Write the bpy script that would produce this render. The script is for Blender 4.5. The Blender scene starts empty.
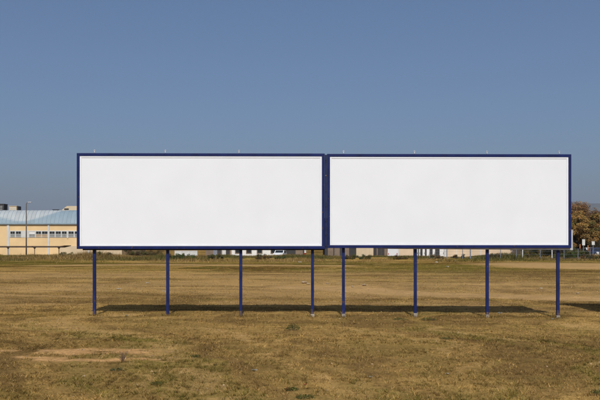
import bpy, math, random
import numpy as np
from mathutils import Vector, Matrix

R = math.radians
scene = bpy.context.scene
col = scene.collection

# ------------------------------------------------------------------ camera
F = 824.0            # focal length in photo pixels (photo 600 wide)
HZ = 246.0           # horizon row in the photo
CH = 2.37            # camera height above the field
cam_d = bpy.data.cameras.new('camera')
cam = bpy.data.objects.new('camera', cam_d)
col.objects.link(cam)
cam.location = (0, 0, CH)
cam.rotation_euler = (R(90), 0, 0)
cam_d.sensor_width = 36.0
cam_d.lens = 36.0 * F / 600.0
cam_d.shift_y = (HZ - 200.0) / 600.0
cam_d.clip_start = 0.1
cam_d.clip_end = 60000
scene.camera = cam

# ------------------------------------------------------------------ light
SUN_EL = 46.0
SUN_AZ = 2.0         # degrees: the shadows drift this much to the left of straight back
world = bpy.data.worlds.new('World')
scene.world = world
world.use_nodes = True
wn = world.node_tree
bg = wn.nodes['Background']
sky = wn.nodes.new('ShaderNodeTexSky')
sky.sky_type = 'NISHITA'
sky.sun_disc = False
sky.sun_elevation = R(SUN_EL)
sky.sun_rotation = R(180 - SUN_AZ)
sky.altitude = 0
sky.air_density = 0.9
sky.dust_density = 2.7
sky.ozone_density = 6.0
wn.links.new(sky.outputs[0], bg.inputs['Color'])
bg.inputs['Strength'].default_value = 0.086
sun_d = bpy.data.lights.new('sun', 'SUN')
sun_d.energy = 3.4
sun_d.angle = R(0.53)
sun_d.color = (1.0, 0.965, 0.915)
sun = bpy.data.objects.new('sun', sun_d)
col.objects.link(sun)
to_sun = Vector((math.sin(R(SUN_AZ)) * math.cos(R(SUN_EL)), -math.cos(R(SUN_AZ)) * math.cos(R(SUN_EL)), math.sin(R(SUN_EL))))
sun.rotation_euler = to_sun.to_track_quat('Z', 'Y').to_euler()
sun.location = to_sun * 60

scene.view_settings.view_transform = 'Standard'
scene.view_settings.look = 'None'
scene.view_settings.gamma = 1.0
scene.view_settings.use_curve_mapping = False
scene.view_settings.exposure = 0.0

rng = np.random.default_rng(7)
random.seed(11)

# ------------------------------------------------------------------ helpers
def hash2(ix, iy, seed):
    h = (ix.astype(np.int64) * 374761393 + iy.astype(np.int64) * 668265263 + seed * 1442695041) & 0xFFFFFFFF
    h = ((h ^ (h >> 13)) * 1274126177) & 0xFFFFFFFF
    h = (h ^ (h >> 16)) & 0xFFFFFF
    return h / float(0xFFFFFF)

def vnoise(x, y, seed=0):
    ix = np.floor(x); iy = np.floor(y)
    fx = x - ix; fy = y - iy
    fx = fx * fx * (3 - 2 * fx); fy = fy * fy * (3 - 2 * fy)
    a = hash2(ix, iy, seed); b = hash2(ix + 1, iy, seed)
    c = hash2(ix, iy + 1, seed); d = hash2(ix + 1, iy + 1, seed)
    return (a * (1 - fx) + b * fx) * (1 - fy) + (c * (1 - fx) + d * fx) * fy

def fbm(x, y, seed=0, octs=4):
    s = 0; a = 0.5; t = 0
    for k in range(octs):
        s = s + a * vnoise(x * 2 ** k, y * 2 ** k, seed + k * 17); t += a; a *= 0.55
    return s / t

def sstep(a, b, x):
    t = np.clip((x - a) / (b - a), 0, 1)
    return t * t * (3 - 2 * t)

def px(x, d):                       # photo column -> metres across at distance d
    return (x - 300.0) / F * d

def pz(y, d):                       # photo row -> height at distance d
    return CH + (HZ - y) / F * d

def gd(y):                          # distance of flat ground seen at a photo row
    return F * CH / (y - HZ)

def node_mat(name, color, rough=0.8, var=0.12, scale=3.0, bump=0.0, bump_scale=60.0, metal=0.0, attr=None, spec=0.3):
    m = bpy.data.materials.new(name)
    m.use_nodes = True
    nt = m.node_tree; N = nt.nodes; L = nt.links
    b = N['Principled BSDF']
    b.inputs['Roughness'].default_value = rough
    b.inputs['Metallic'].default_value = metal
    b.inputs['Specular IOR Level'].default_value = spec
    if name in ('grass_blade', 'leaf', 'weed_leaf'):
        b.inputs['Subsurface Weight'].default_value = 0.0
    tc = N.new('ShaderNodeTexCoord')
    nz = N.new('ShaderNodeTexNoise'); nz.inputs['Scale'].default_value = scale
    nz.inputs['Detail'].default_value = 6
    L.new(tc.outputs['Object'], nz.inputs['Vector'])
    mr = N.new('ShaderNodeMapRange')
    mr.inputs['From Min'].default_value = 0.3; mr.inputs['From Max'].default_value = 0.7
    mr.inputs['To Min'].default_value = 1 - var; mr.inputs['To Max'].default_value = 1 + var
    L.new(nz.outputs['Fac'], mr.inputs['Value'])
    mx = N.new('ShaderNodeVectorMath'); mx.operation = 'SCALE'
    if attr:
        at = N.new('ShaderNodeAttribute'); at.attribute_name = attr
        L.new(at.outputs['Color'], mx.inputs[0])
    else:
        mx.inputs[0].default_value = color
    L.new(mr.outputs[0], mx.inputs['Scale'])
    L.new(mx.outputs[0], b.inputs['Base Color'])
    if bump > 0:
        n2 = N.new('ShaderNodeTexNoise'); n2.inputs['Scale'].default_value = bump_scale; n2.inputs['Detail'].default_value = 4
        L.new(tc.outputs['Object'], n2.inputs['Vector'])
        bp = N.new('ShaderNodeBump'); bp.inputs['Strength'].default_value = bump; bp.inputs['Distance'].default_value = 0.02
        L.new(n2.outputs['Fac'], bp.inputs['Height'])
        L.new(bp.outputs[0], b.inputs['Normal'])
    return m

def tag(o, label=None, cat=None, group=None, kind=None):
    if label: o['label'] = label
    if cat: o['category'] = cat
    if group: o['group'] = group
    if kind: o['kind'] = kind
    return o

def empty(name, loc, rz=0.0):
    o = bpy.data.objects.new(name, None)
    o.empty_display_size = 0.2
    o.location = loc; o.rotation_euler = (0, 0, rz)
    col.objects.link(o)
    return o

class MB:
    def __init__(s):
        s.v = []; s.f = []
    def quad(s, a, b, c, d):
        i = len(s.v); s.v += [a, b, c, d]; s.f.append((i, i + 1, i + 2, i + 3)); return s
    def box(s, x0, x1, y0, y1, z0, z1, bev=0.0):
        i = len(s.v)
        if bev <= 0:
            s.v += [(x0, y0, z0), (x1, y0, z0), (x1, y1, z0), (x0, y1, z0), (x0, y0, z1), (x1, y0, z1), (x1, y1, z1), (x0, y1, z1)]
            s.f += [tuple(i + k for k in q) for q in ((0, 3, 2, 1), (4, 5, 6, 7), (0, 1, 5, 4), (1, 2, 6, 5), (2, 3, 7, 6), (3, 0, 4, 7))]
            return s
        import bmesh
        bm = bmesh.new()
        bmesh.ops.create_cube(bm, size=1.0)
        for v in bm.verts:
            v.co = Vector((x0 + (v.co.x + .5) * (x1 - x0), y0 + (v.co.y + .5) * (y1 - y0), z0 + (v.co.z + .5) * (z1 - z0)))
        bmesh.ops.bevel(bm, geom=list(bm.edges), offset=bev, segments=2, profile=0.5, affect='EDGES')
        bm.verts.index_update()
        s.v += [tuple(v.co) for v in bm.verts]
        s.f += [tuple(i + v.index for v in f.verts) for f in bm.faces]
        bm.free()
        return s
    def tube(s, pts, rad, n=8, caps=True):
        pts = [Vector(p) for p in pts]
        if not hasattr(rad, '__len__'): rad = [rad] * len(pts)
        base = len(s.v)
        up = None
        for k, p in enumerate(pts):
            t = (pts[min(k + 1, len(pts) - 1)] - pts[max(k - 1, 0)]).normalized()
            if up is None:
                up = Vector((0, 0, 1)) if abs(t.z) < 0.9 else Vector((1, 0, 0))
            u = t.cross(up).normalized(); w = u.cross(t).normalized(); up = w
            for j in range(n):
                a = 2 * math.pi * j / n
                q = p + u * math.cos(a) * rad[k] + w * math.sin(a) * rad[k]
                s.v.append(tuple(q))
        for k in range(len(pts) - 1):
            for j in range(n):
                a = base + k * n + j; b = base + k * n + (j + 1) % n
                s.f.append((a, b, b + n, a + n))
        if caps:
            s.f.append(tuple(base + j for j in reversed(range(n))))
            s.f.append(tuple(base + (len(pts) - 1) * n + j for j in range(n)))
        return s
    def prism(s, prof, y0, y1, axis='y'):
        """profile of (a, z) points extruded along y (or x)"""
        n = len(prof); i = len(s.v)
        for yy in (y0, y1):
            for (a, z) in prof:
                s.v.append((a, yy, z) if axis == 'y' else (yy, a, z))
        s.f.append(tuple(i + k for k in range(n)))
        s.f.append(tuple(i + n + k for k in reversed(range(n))))
        for k in range(n):
            s.f.append((i + k, i + n + k, i + n + (k + 1) % n, i + (k + 1) % n))
        return s
    def build(s, name, mat, parent=None, loc=None, smooth=False):
        me = bpy.data.meshes.new(name)
        me.from_pydata([tuple(p) for p in s.v], [], s.f)
        import bmesh
        bm = bmesh.new(); bm.from_mesh(me)
        bmesh.ops.recalc_face_normals(bm, faces=bm.faces)
        bm.to_mesh(me); bm.free()
        if smooth:
            me.polygons.foreach_set('use_smooth', [True] * len(me.polygons))
        if mat: me.materials.append(mat)
        o = bpy.data.objects.new(name, me)
        col.objects.link(o)
        if parent: o.parent = parent
        if loc: o.location = loc
        return o

def fast_mesh(name, verts, nper, mat, colors=None, parent=None):
    """verts (n*nper,3): polygons of nper vertices each; colors per vertex (n*nper,3)"""
    nv = len(verts); nf = nv // nper
    me = bpy.data.meshes.new(name)
    me.vertices.add(nv); me.vertices.foreach_set('co', verts.astype(np.float32).ravel())
    me.loops.add(nv); me.loops.foreach_set('vertex_index', np.arange(nv, dtype=np.int32))
    me.polygons.add(nf)
    me.polygons.foreach_set('loop_start', np.arange(0, nv, nper, dtype=np.int32))
    me.polygons.foreach_set('loop_total', np.full(nf, nper, dtype=np.int32))
    me.update(calc_edges=True)
    if colors is not None:
        ca = me.color_attributes.new('Col', 'FLOAT_COLOR', 'POINT')
        c4 = np.ones((nv, 4), np.float32); c4[:, :3] = colors
        ca.data.foreach_set('color', c4.ravel())
    me.materials.append(mat)
    o = bpy.data.objects.new(name, me); col.objects.link(o)
    if parent: o.parent = parent
    return o

# ------------------------------------------------------------------ the ground
def ground_z(x, y):
    x = np.asarray(x, float); y = np.asarray(y, float)
    z = -0.0055 * np.clip(x, -30, 30) * sstep(5, 20, y) * (1 - sstep(45, 90, y))
    z = z + 0.05 * (fbm(x * 0.12, y * 0.12, 3, 3) - 0.5) * (1 - sstep(150, 400, y))
    near = 1 - sstep(30, 70, np.abs(y))
    z = z + 0.055 * (fbm(x * 1.3, y * 1.6, 5, 3) - 0.5) * near
    z = z + 0.045 * (fbm(x * 4.0, y * 5.0, 9, 2) - 0.5) * near
    # weed-grown bank at the end of the field
    ridge = 138 + 8 * (fbm(x * 0.02, x * 0 + 3, 21, 3) - 0.5)
    hgt = 0.55 * (0.55 + 0.9 * fbm(x * 0.06, x * 0 + 8, 23, 3))
    hgt = hgt * (1 + 0.55 * sstep(-20, -45, x))
    z = z + hgt * np.exp(-((y - ridge) / 7.0) ** 2) * (np.abs(x) < 140)
    # low dirt heaps beside the track
    for (mx, my, mh, mr) in ((2.6, 49, 0.16, 1.3), (4.4, 47.5, 0.22, 1.6), (5.6, 46.5, 0.12, 1.2), (0.6, 50.5, 0.10, 1.0)):
        z = z + mh * np.exp(-(((x - mx) / mr) ** 2 + ((y - my) / (mr * 0.8)) ** 2))
    return z

def gz(x, y):
    return float(ground_z(np.array([x]), np.array([y]))[0])

def seg_mask(x, y, pts, hw):
    """soft mask of a strip along a polyline given as (x, y, half-width factor)"""
    best = np.zeros_like(x)
    for (x0, y0), (x1, y1) in zip(pts[:-1], pts[1:]):
        dx, dy = x1 - x0, y1 - y0
        t = np.clip(((x - x0) * dx + (y - y0) * dy) / (dx * dx + dy * dy), 0, 1)
        dd = np.hypot(x - (x0 + t * dx), y - (y0 + t * dy))
        best = np.maximum(best, 1 - sstep(hw * 0.45, hw, dd))
    return best

def gp(xx, yy):
    d = gd(yy); return (px(xx, d), d)

TRACK = [gp(600 + 60, 298.5), gp(600, 297), gp(540, 296), gp(480, 294.8), gp(420, 293.2), gp(380, 291), gp(340, 288.5), gp(300, 287.5)]
TRACK2 = [gp(60, 265.5), gp(150, 264.6), gp(230, 265.2), gp(330, 265.8)]
TRACK3 = [gp(640, 266.5), gp(585, 266.8), gp(545, 264)]
GREENL = [gp(-20, 287.6), gp(60, 287.2), gp(100, 286.5)]
RUT = [gp(300, 269), gp(420, 269.3)]

def cover(x, y):
    """bare earth, green growth, straw tone: each 0..1 over the field"""
    wob = 1.2 * (fbm(x * 0.35, y * 0.35, 41, 3) - 0.5)
    wobs = 0.5 * (fbm(x * 1.4, y * 1.4, 43, 3) - 0.5) + 0.7 * (fbm(x * .45, y * .9, 44, 4) - .5)
    far = np.maximum(y, 5) / 30.0
    x_in = x
    x = x + (9.0 * (fbm(x * 0.06 + 5, y * 0.16, 45, 3) - 0.5) + 2.2 * (fbm(x * 0.5, y * 0.9, 47, 3) - 0.5)) * far ** .7 + 0.45 * y
    n_band = fbm(x * 0.05 / far ** 0.4 + 3, (y + wob) * 0.55 / far ** 1.15, 51, 4)     # bands that run across the view, as mown
    n_band2 = fbm(x * 0.16 / far ** .6, (y + wobs) * 1.3 / far ** 1.3, 57, 4)
    n_pat = fbm(x * 0.35 / far ** .7, y * 0.5 / far ** 1.1, 61, 4)
    n_fine = fbm(x * 1.6 / far ** .6, y * 2.2 / far, 67, 3)
    x = x_in
    dirt = 0.25 * sstep(0.50, 0.68, n_band) + 0.28 * sstep(0.56, 0.74, n_fine) * sstep(.4, .6, n_band2)
    dirt = np.maximum(dirt, 0.60 * sstep(25, 34, y + wob) * (1 - sstep(62, 88, y)) * (.45 + .55 * sstep(0.30, 0.58, n_band2)))
    tw = x + 0 * wob
    dirt = np.maximum(dirt, seg_mask(tw, y + 1.1 * wob, TRACK, 3.0) * (0.95 + 0.25 * (n_fine - .5)))
    dirt = np.maximum(dirt, seg_mask(tw, y + 3 * wob, TRACK2, 5.0) * 0.75)
    dirt = np.maximum(dirt, seg_mask(tw, y + 4 * wob, TRACK3, 13.0) * 0.9)
    # two scraped patches of bare orange earth at lower left
    ex = x + 1.1 * wob
    p1 = (1 - sstep(0.25, 0.62, np.abs(y + wobs * 1.2 - 18.3 + 0.02 * (ex + 5)))) * sstep(-12, -9, ex) * (1 - sstep(-3.4, -2.2, ex))
    p2 = (1 - sstep(0.15, 0.45, np.abs(y + wobs * 1.2 - 17.0))) * sstep(-6.6, -5.8, ex) * (1 - sstep(-2.9, -2.1, ex))
    p3 = (1 - sstep(0.12, 0.30, np.abs(y + wobs - 17.15))) * sstep(-9.0, -8, ex) * (1 - sstep(-5.2, -4.9, ex)) * 0.8
    patch = np.maximum(np.maximum(p1, p2), p3) * sstep(0.16, 0.44, n_fine + 0.10) * sstep(.24, .48, fbm(x_in * 3.2, y * 4.5, 49, 3))
    dirt = np.maximum(dirt, patch)
    green = 0.75 * sstep(0.52, 0.72, n_pat) * sstep(0.38, 0.6, n_band2)
    green = np.maximum(green, 0.85 * sstep(0.40, 0.58, n_fine) * sstep(0.32, 0.52, n_pat) * (1 - sstep(23, 28, y)))
    green = np.maximum(green, 0.55 * sstep(.35, .6, n_band2) * sstep(-2, -6, x + y * .05) * (1 - sstep(14.5, 16.5, y + wob)))
    green = np.maximum(green, seg_mask(x, y + wob, GREENL, 1.0) * 0.7)
    green = np.maximum(green, seg_mask(x, y + 2 * wob, RUT, 2.6) * 0.7)
    # greener sward to the right of the middle, towards the bank
    gx = (x - 0.19 * y) / (0.10 * y + 1e-3)
    green = np.maximum(green, 0.75 * np.exp(-gx ** 2) * sstep(58, 66, y) * (1 - sstep(100, 112, y)) * sstep(0.3, .5, n_band2))
    green = np.maximum(green, 0.6 * sstep(92, 104, y) * (1 - sstep(180, 260, y)) * sstep(0.38, 0.58, n_pat))
    green = green * (1 - 0.9 * np.clip(dirt * 1.2, 0, 1))
    n_str = fbm((x + .7 * y) * 0.10 / far ** .8 + 9, (y + wobs * .5) * 3.2 / far ** 1.45, 71, 3)      # thin streaks
    tone = np.clip(0.5 + (0.8 + .7 * sstep(20, 28, y)) * (n_band2 - 0.5) + 1.7 * (n_fine - 0.5) + (2.0 - 1.1 * sstep(24, 28, y) * (1 - sstep(40, 46, y))) * (n_str - 0.5) * sstep(14, 30, y), 0, 1)
    green = np.maximum(green, .7 * sstep(.60, .74, n_str) * sstep(.42, .6, n_pat) * (1 - np.clip(dirt * 1.2, 0, 1)))
    # strawier, paler growth in the foreground
    tone = np.clip(tone + 0.24 * (1 - sstep(13, 16.5, y + 2 * wob)) - .10 * sstep(14, 16, y) * (1 - sstep(20, 25, y + wob)), 0, 1)
    return dirt, green, tone, patch

C_DIRT = np.array((0.465, 0.292, 0.122)); C_ORANGE = np.array((0.520, 0.300, 0.122))
C_DARK = np.array((0.112, 0.066, 0.017)); C_STRAW = np.array((0.385, 0.240, 0.066)); C_GREEN = np.array((0.112, 0.102, 0.016))

def cover_color(x, y):
    dirt, green, tone, patch = cover(x, y)
    t = tone[:, None]
    c = C_DARK * (1 - t) + C_STRAW * t
    g = green[:, None]; c = c * (1 - g) + C_GREEN * g
    d = np.clip(dirt, 0, 1)[:, None]; p = patch[:, None]
    e = C_DIRT * (1 - p) + C_ORANGE * p
    return c * (1 - d) + e * d, dirt, green, tone

ys = [-60, -40, -25, -15, -8, -3, 1, 4, 6.5, 8]
while ys[-1] < 200:
    d = ys[-1]; ys.append(d + min(max(0.09, d * d / 3332 * 0.75), 1.3))
while ys[-1] < 14000: ys.append(ys[-1] * 1.13)
xs = [0.0]
while xs[-1] < 11: xs.append(xs[-1] + 0.12)
while xs[-1] < 14000: xs.append(xs[-1] + max(0.12, (xs[-1] - 9) * 0.045))
xs = np.array([-q for q in reversed(xs[1:])] + xs); ys = np.array(ys)
GX, GY = np.meshgrid(xs, ys)
nx, ny = len(xs), len(ys)
gxf, gyf = GX.ravel(), GY.ravel()
gzf = ground_z(gxf, gyf)
gc, _, _, _ = cover_color(gxf, gyf)
me = bpy.data.meshes.new('ground')
nv = nx * ny
me.vertices.add(nv)
me.vertices.foreach_set('co', np.stack([gxf, gyf, gzf], 1).astype(np.float32).ravel())
ii, jj = np.meshgrid(np.arange(nx - 1), np.arange(ny - 1))
a = (jj * nx + ii).ravel()
quads = np.stack([a, a + 1, a + nx + 1, a + nx], 1).astype(np.int32)
nf = len(quads)
me.loops.add(nf * 4); me.loops.foreach_set('vertex_index', quads.ravel())
me.polygons.add(nf)
me.polygons.foreach_set('loop_start', np.arange(0, nf * 4, 4, dtype=np.int32))
me.polygons.foreach_set('loop_total', np.full(nf, 4, dtype=np.int32))
me.polygons.foreach_set('use_smooth', np.ones(nf, dtype=bool))
me.update(calc_edges=True)
ca = me.color_attributes.new('Col', 'FLOAT_COLOR', 'POINT')
c4 = np.ones((nv, 4), np.float32); c4[:, :3] = gc
ca.data.foreach_set('color', c4.ravel())

gm = bpy.data.materials.new('field_ground'); gm.use_nodes = True
nt = gm.node_tree; N = nt.nodes; L = nt.links
b = N['Principled BSDF']; b.inputs['Roughness'].default_value = 1.0; b.inputs['Specular IOR Level'].default_value = 0.0
at = N.new('ShaderNodeAttribute'); at.attribute_name = 'Col'
tc = N.new('ShaderNodeTexCoord')
def gnoise(scale, detail, stretch=(1, 1, 1), lo=0.3, hi=0.7, tmin=0.7, tmax=1.3):
    mp = N.new('ShaderNodeMapping'); mp.inputs['Scale'].default_value = stretch
    L.new(tc.outputs['Object'], mp.inputs['Vector'])
    n = N.new('ShaderNodeTexNoise'); n.inputs['Scale'].default_value = scale; n.inputs['Detail'].default_value = detail
    n.inputs['Roughness'].default_value = 0.65
    L.new(mp.outputs[0], n.inputs['Vector'])
    m = N.new('ShaderNodeMapRange'); m.inputs['From Min'].default_value = lo; m.inputs['From Max'].default_value = hi
    m.inputs['To Min'].default_value = tmin; m.inputs['To Max'].default_value = tmax
    L.new(n.outputs['Fac'], m.inputs['Value'])
    return n, m
n1, m1 = gnoise(14.0, 8, (1, 1, 1), tmin=0.62, tmax=1.32)
n2, m2 = gnoise(1.6, 6, (0.5, 1, 1), tmin=0.75, tmax=1.22)
n3, m3 = gnoise(0.22, 5, (0.35, 1, 1), tmin=0.82, tmax=1.15)
mul = N.new('ShaderNodeMath'); mul.operation = 'MULTIPLY'; L.new(m1.outputs[0], mul.inputs[0]); L.new(m2.outputs[0], mul.inputs[1])
mu2 = N.new('ShaderNodeMath'); mu2.operation = 'MULTIPLY'; L.new(mul.outputs[0], mu2.inputs[0]); L.new(m3.outputs[0], mu2.inputs[1])
sc = N.new('ShaderNodeVectorMath'); sc.operation = 'SCALE'
L.new(at.outputs['Color'], sc.inputs[0]); L.new(mu2.outputs[0], sc.inputs['Scale'])
L.new(sc.outputs[0], b.inputs['Base Color'])
nb, _ = gnoise(22.0, 6)
bp = N.new('ShaderNodeBump'); bp.inputs['Strength'].default_value = 0.7; bp.inputs['Distance'].default_value = 0.05
L.new(nb.outputs['Fac'], bp.inputs['Height']); L.new(bp.outputs[0], b.inputs['Normal'])
me.materials.append(gm)
ground = bpy.data.objects.new('ground', me); col.objects.link(ground)
tag(ground, kind='structure')

# ------------------------------------------------------------------ materials
M = {
 'white_sheet': node_mat('white_sheet', (0.758, 0.775, 0.793), 0.55, 0.022, 0.9),
 'white_trim': node_mat('white_trim', (0.765, 0.785, 0.805), 0.55, 0.02, 2.0),
 'rim_shade': node_mat('rim_shade', (0.66, 0.67, 0.68), 0.7, 0.1, 4.0),  # grey for the shading line inside the rim
 'blue_paint': node_mat('blue_paint', (0.0062, 0.0140, 0.082), 0.5, 0.3, 2.2, bump=0.05, bump_scale=30, spec=0.22),
 'blue_post': node_mat('blue_post', (0.008, 0.0165, 0.086), 0.5, 0.35, 3.0, bump=0.05, bump_scale=30, spec=0.22),
 'navy_joint': node_mat('navy_joint', (0.008, 0.014, 0.050), 0.7, 0.3, 6.0),
 'dark_steel': node_mat('dark_steel', (0.018, 0.018, 0.024), 0.6, 0.3, 5.0),
 'galvanised': node_mat('galvanised', (0.46, 0.46, 0.47), 0.5, 0.18, 6.0, metal=0.15),
 'sheet_back': node_mat('sheet_back', (0.40, 0.41, 0.42), 0.55, 0.15, 3.0, metal=0.3),
 'concrete': node_mat('concrete', (0.30, 0.26, 0.21), 0.9, 0.4, 14, bump=0.4),
 'rust': node_mat('rust', (0.16, 0.10, 0.06), 0.8, 0.35, 20),
 'yellow_wall': node_mat('yellow_wall', (0.74, 0.525, 0.275), 0.85, 0.10, 0.35),
 'cream_wall': node_mat('cream_wall', (0.58, 0.46, 0.30), 0.85, 0.08, 0.4),
 'beige_wall': node_mat('beige_wall', (0.64, 0.49, 0.33), 0.85, 0.10, 0.5),
 'white_paint': node_mat('white_paint', (0.72, 0.70, 0.66), 0.7, 0.06, 1.5),
 'off_white': node_mat('off_white', (0.58, 0.57, 0.53), 0.75, 0.10, 1.0),
 'dark_wall': node_mat('dark_wall', (0.050, 0.046, 0.045), 0.8, 0.25, 0.6),
 'brown_wall': node_mat('brown_wall', (0.21, 0.155, 0.11), 0.85, 0.25, 0.6),
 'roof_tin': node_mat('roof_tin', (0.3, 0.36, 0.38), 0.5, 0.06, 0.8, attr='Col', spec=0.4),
 'roof_seam': node_mat('roof_seam', (0.25, 0.32, 0.36), 0.5, 0.1, 1.0),
 'window_glass': node_mat('window_glass', (0.020, 0.024, 0.028), 0.12, 0.2, 1.0, spec=0.5),
 'blind': node_mat('blind', (0.26, 0.26, 0.245), 0.8, 0.15, 2.0),
 'blind_tan': node_mat('blind_tan', (0.40, 0.29, 0.18), 0.8, 0.15, 2.0),
 'brown_canopy': node_mat('brown_canopy', (0.090, 0.062, 0.042), 0.8, 0.2, 1.5),
 'lamp_pole': node_mat('lamp_pole', (0.13, 0.115, 0.10), 0.6, 0.2, 3.0),
 'fence_post': node_mat('fence_post', (0.20, 0.215, 0.25), 0.6, 0.2, 4.0),
 'tyre': node_mat('tyre', (0.02, 0.02, 0.02), 0.85, 0.2, 8.0),
 'car_white': node_mat('car_white', (0.72, 0.72, 0.71), 0.3, 0.02, 1.0, spec=0.5),
 'car_blue': node_mat('car_blue', (0.035, 0.05, 0.10), 0.3, 0.05, 1.0, spec=0.5),
 'car_silver': node_mat('car_silver', (0.33, 0.34, 0.36), 0.35, 0.05, 1.0, metal=0.4),
 'tail_red': node_mat('tail_red', (0.35, 0.015, 0.012), 0.3, 0.1, 4.0),
 'orange_paint': node_mat('orange_paint', (0.50, 0.20, 0.08), 0.7, 0.15, 3.0),
 'bark': node_mat('bark', (0.075, 0.058, 0.042), 0.95, 0.3, 6.0, bump=0.5, bump_scale=20),
 'leaf': node_mat('leaf', (0.2, 0.1, 0.04), 0.8, 0.15, 2.0, attr='Col', spec=0.15),
 'grass_blade': node_mat('grass_blade', (0.2, 0.1, 0.04), 0.85, 0.12, 2.0, attr='Col', spec=0.03),
 'weed_leaf': node_mat('weed_leaf', (0.06, 0.08, 0.02), 0.7, 0.2, 8.0, attr='Col', spec=0.2),
 'litter_white': node_mat('litter_white', (0.52, 0.49, 0.43), 0.7, 0.1, 20.0),
 'litter_grey': node_mat('litter_grey', (0.24, 0.225, 0.18), 0.75, 0.15, 20.0),
 'litter_red': node_mat('litter_red', (0.30, 0.055, 0.030), 0.7, 0.2, 20.0),
 'stone': node_mat('stone', (0.34, 0.25, 0.15), 0.9, 0.2, 10.0, bump=0.4, bump_scale=25),
 'hill': node_mat('hill', (0.075, 0.075, 0.050), 0.95, 0.3, 0.004),
}

def weather(m, mud):
    nt = m.node_tree; N = nt.nodes; L = nt.links; b = N['Principled BSDF']
    src = b.inputs['Base Color'].links[0].from_socket
    tc = N.new('ShaderNodeTexCoord')
    n = N.new('ShaderNodeTexNoise'); n.inputs['Scale'].default_value = 9.0; n.inputs['Detail'].default_value = 7
    L.new(tc.outputs['Object'], n.inputs['Vector'])
    rs = N.new('ShaderNodeMapRange'); rs.inputs['From Min'].default_value = .66; rs.inputs['From Max'].default_value = .72
    L.new(n.outputs['Fac'], rs.inputs['Value'])
    m1 = N.new('ShaderNodeMixRGB'); m1.inputs['Color2'].default_value = (.075, .045, .035, 1)
    L.new(rs.outputs[0], m1.inputs['Fac']); L.new(src, m1.inputs['Color1'])
    last = m1
    if mud:
        sp = N.new('ShaderNodeSeparateXYZ'); L.new(tc.outputs['Object'], sp.inputs[0])
        ad = N.new('ShaderNodeMath'); ad.operation = 'MULTIPLY_ADD'; ad.inputs[1].default_value = -.7
        L.new(n.outputs['Fac'], ad.inputs[0]); L.new(sp.outputs['Z'], ad.inputs[2])
        mr = N.new('ShaderNodeMapRange'); mr.inputs['From Min'].default_value = -.22; mr.inputs['From Max'].default_value = -.42
        L.new(ad.outputs[0], mr.inputs['Value'])
        m2 = N.new('ShaderNodeMixRGB'); m2.inputs['Color2'].default_value = (.17, .115, .065, 1)
        L.new(mr.outputs[0], m2.inputs['Fac']); L.new(m1.outputs[0], m2.inputs['Color1']); last = m2
    L.new(last.outputs[0], b.inputs['Base Color'])
weather(M['blue_paint'], False); weather(M['blue_post'], True)

# ------------------------------------------------------------------ billboards
YAW = 0.015           # the boards recede a little towards the right
def board_y(x): return 27.50 + YAW * (x - 0.87)

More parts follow.
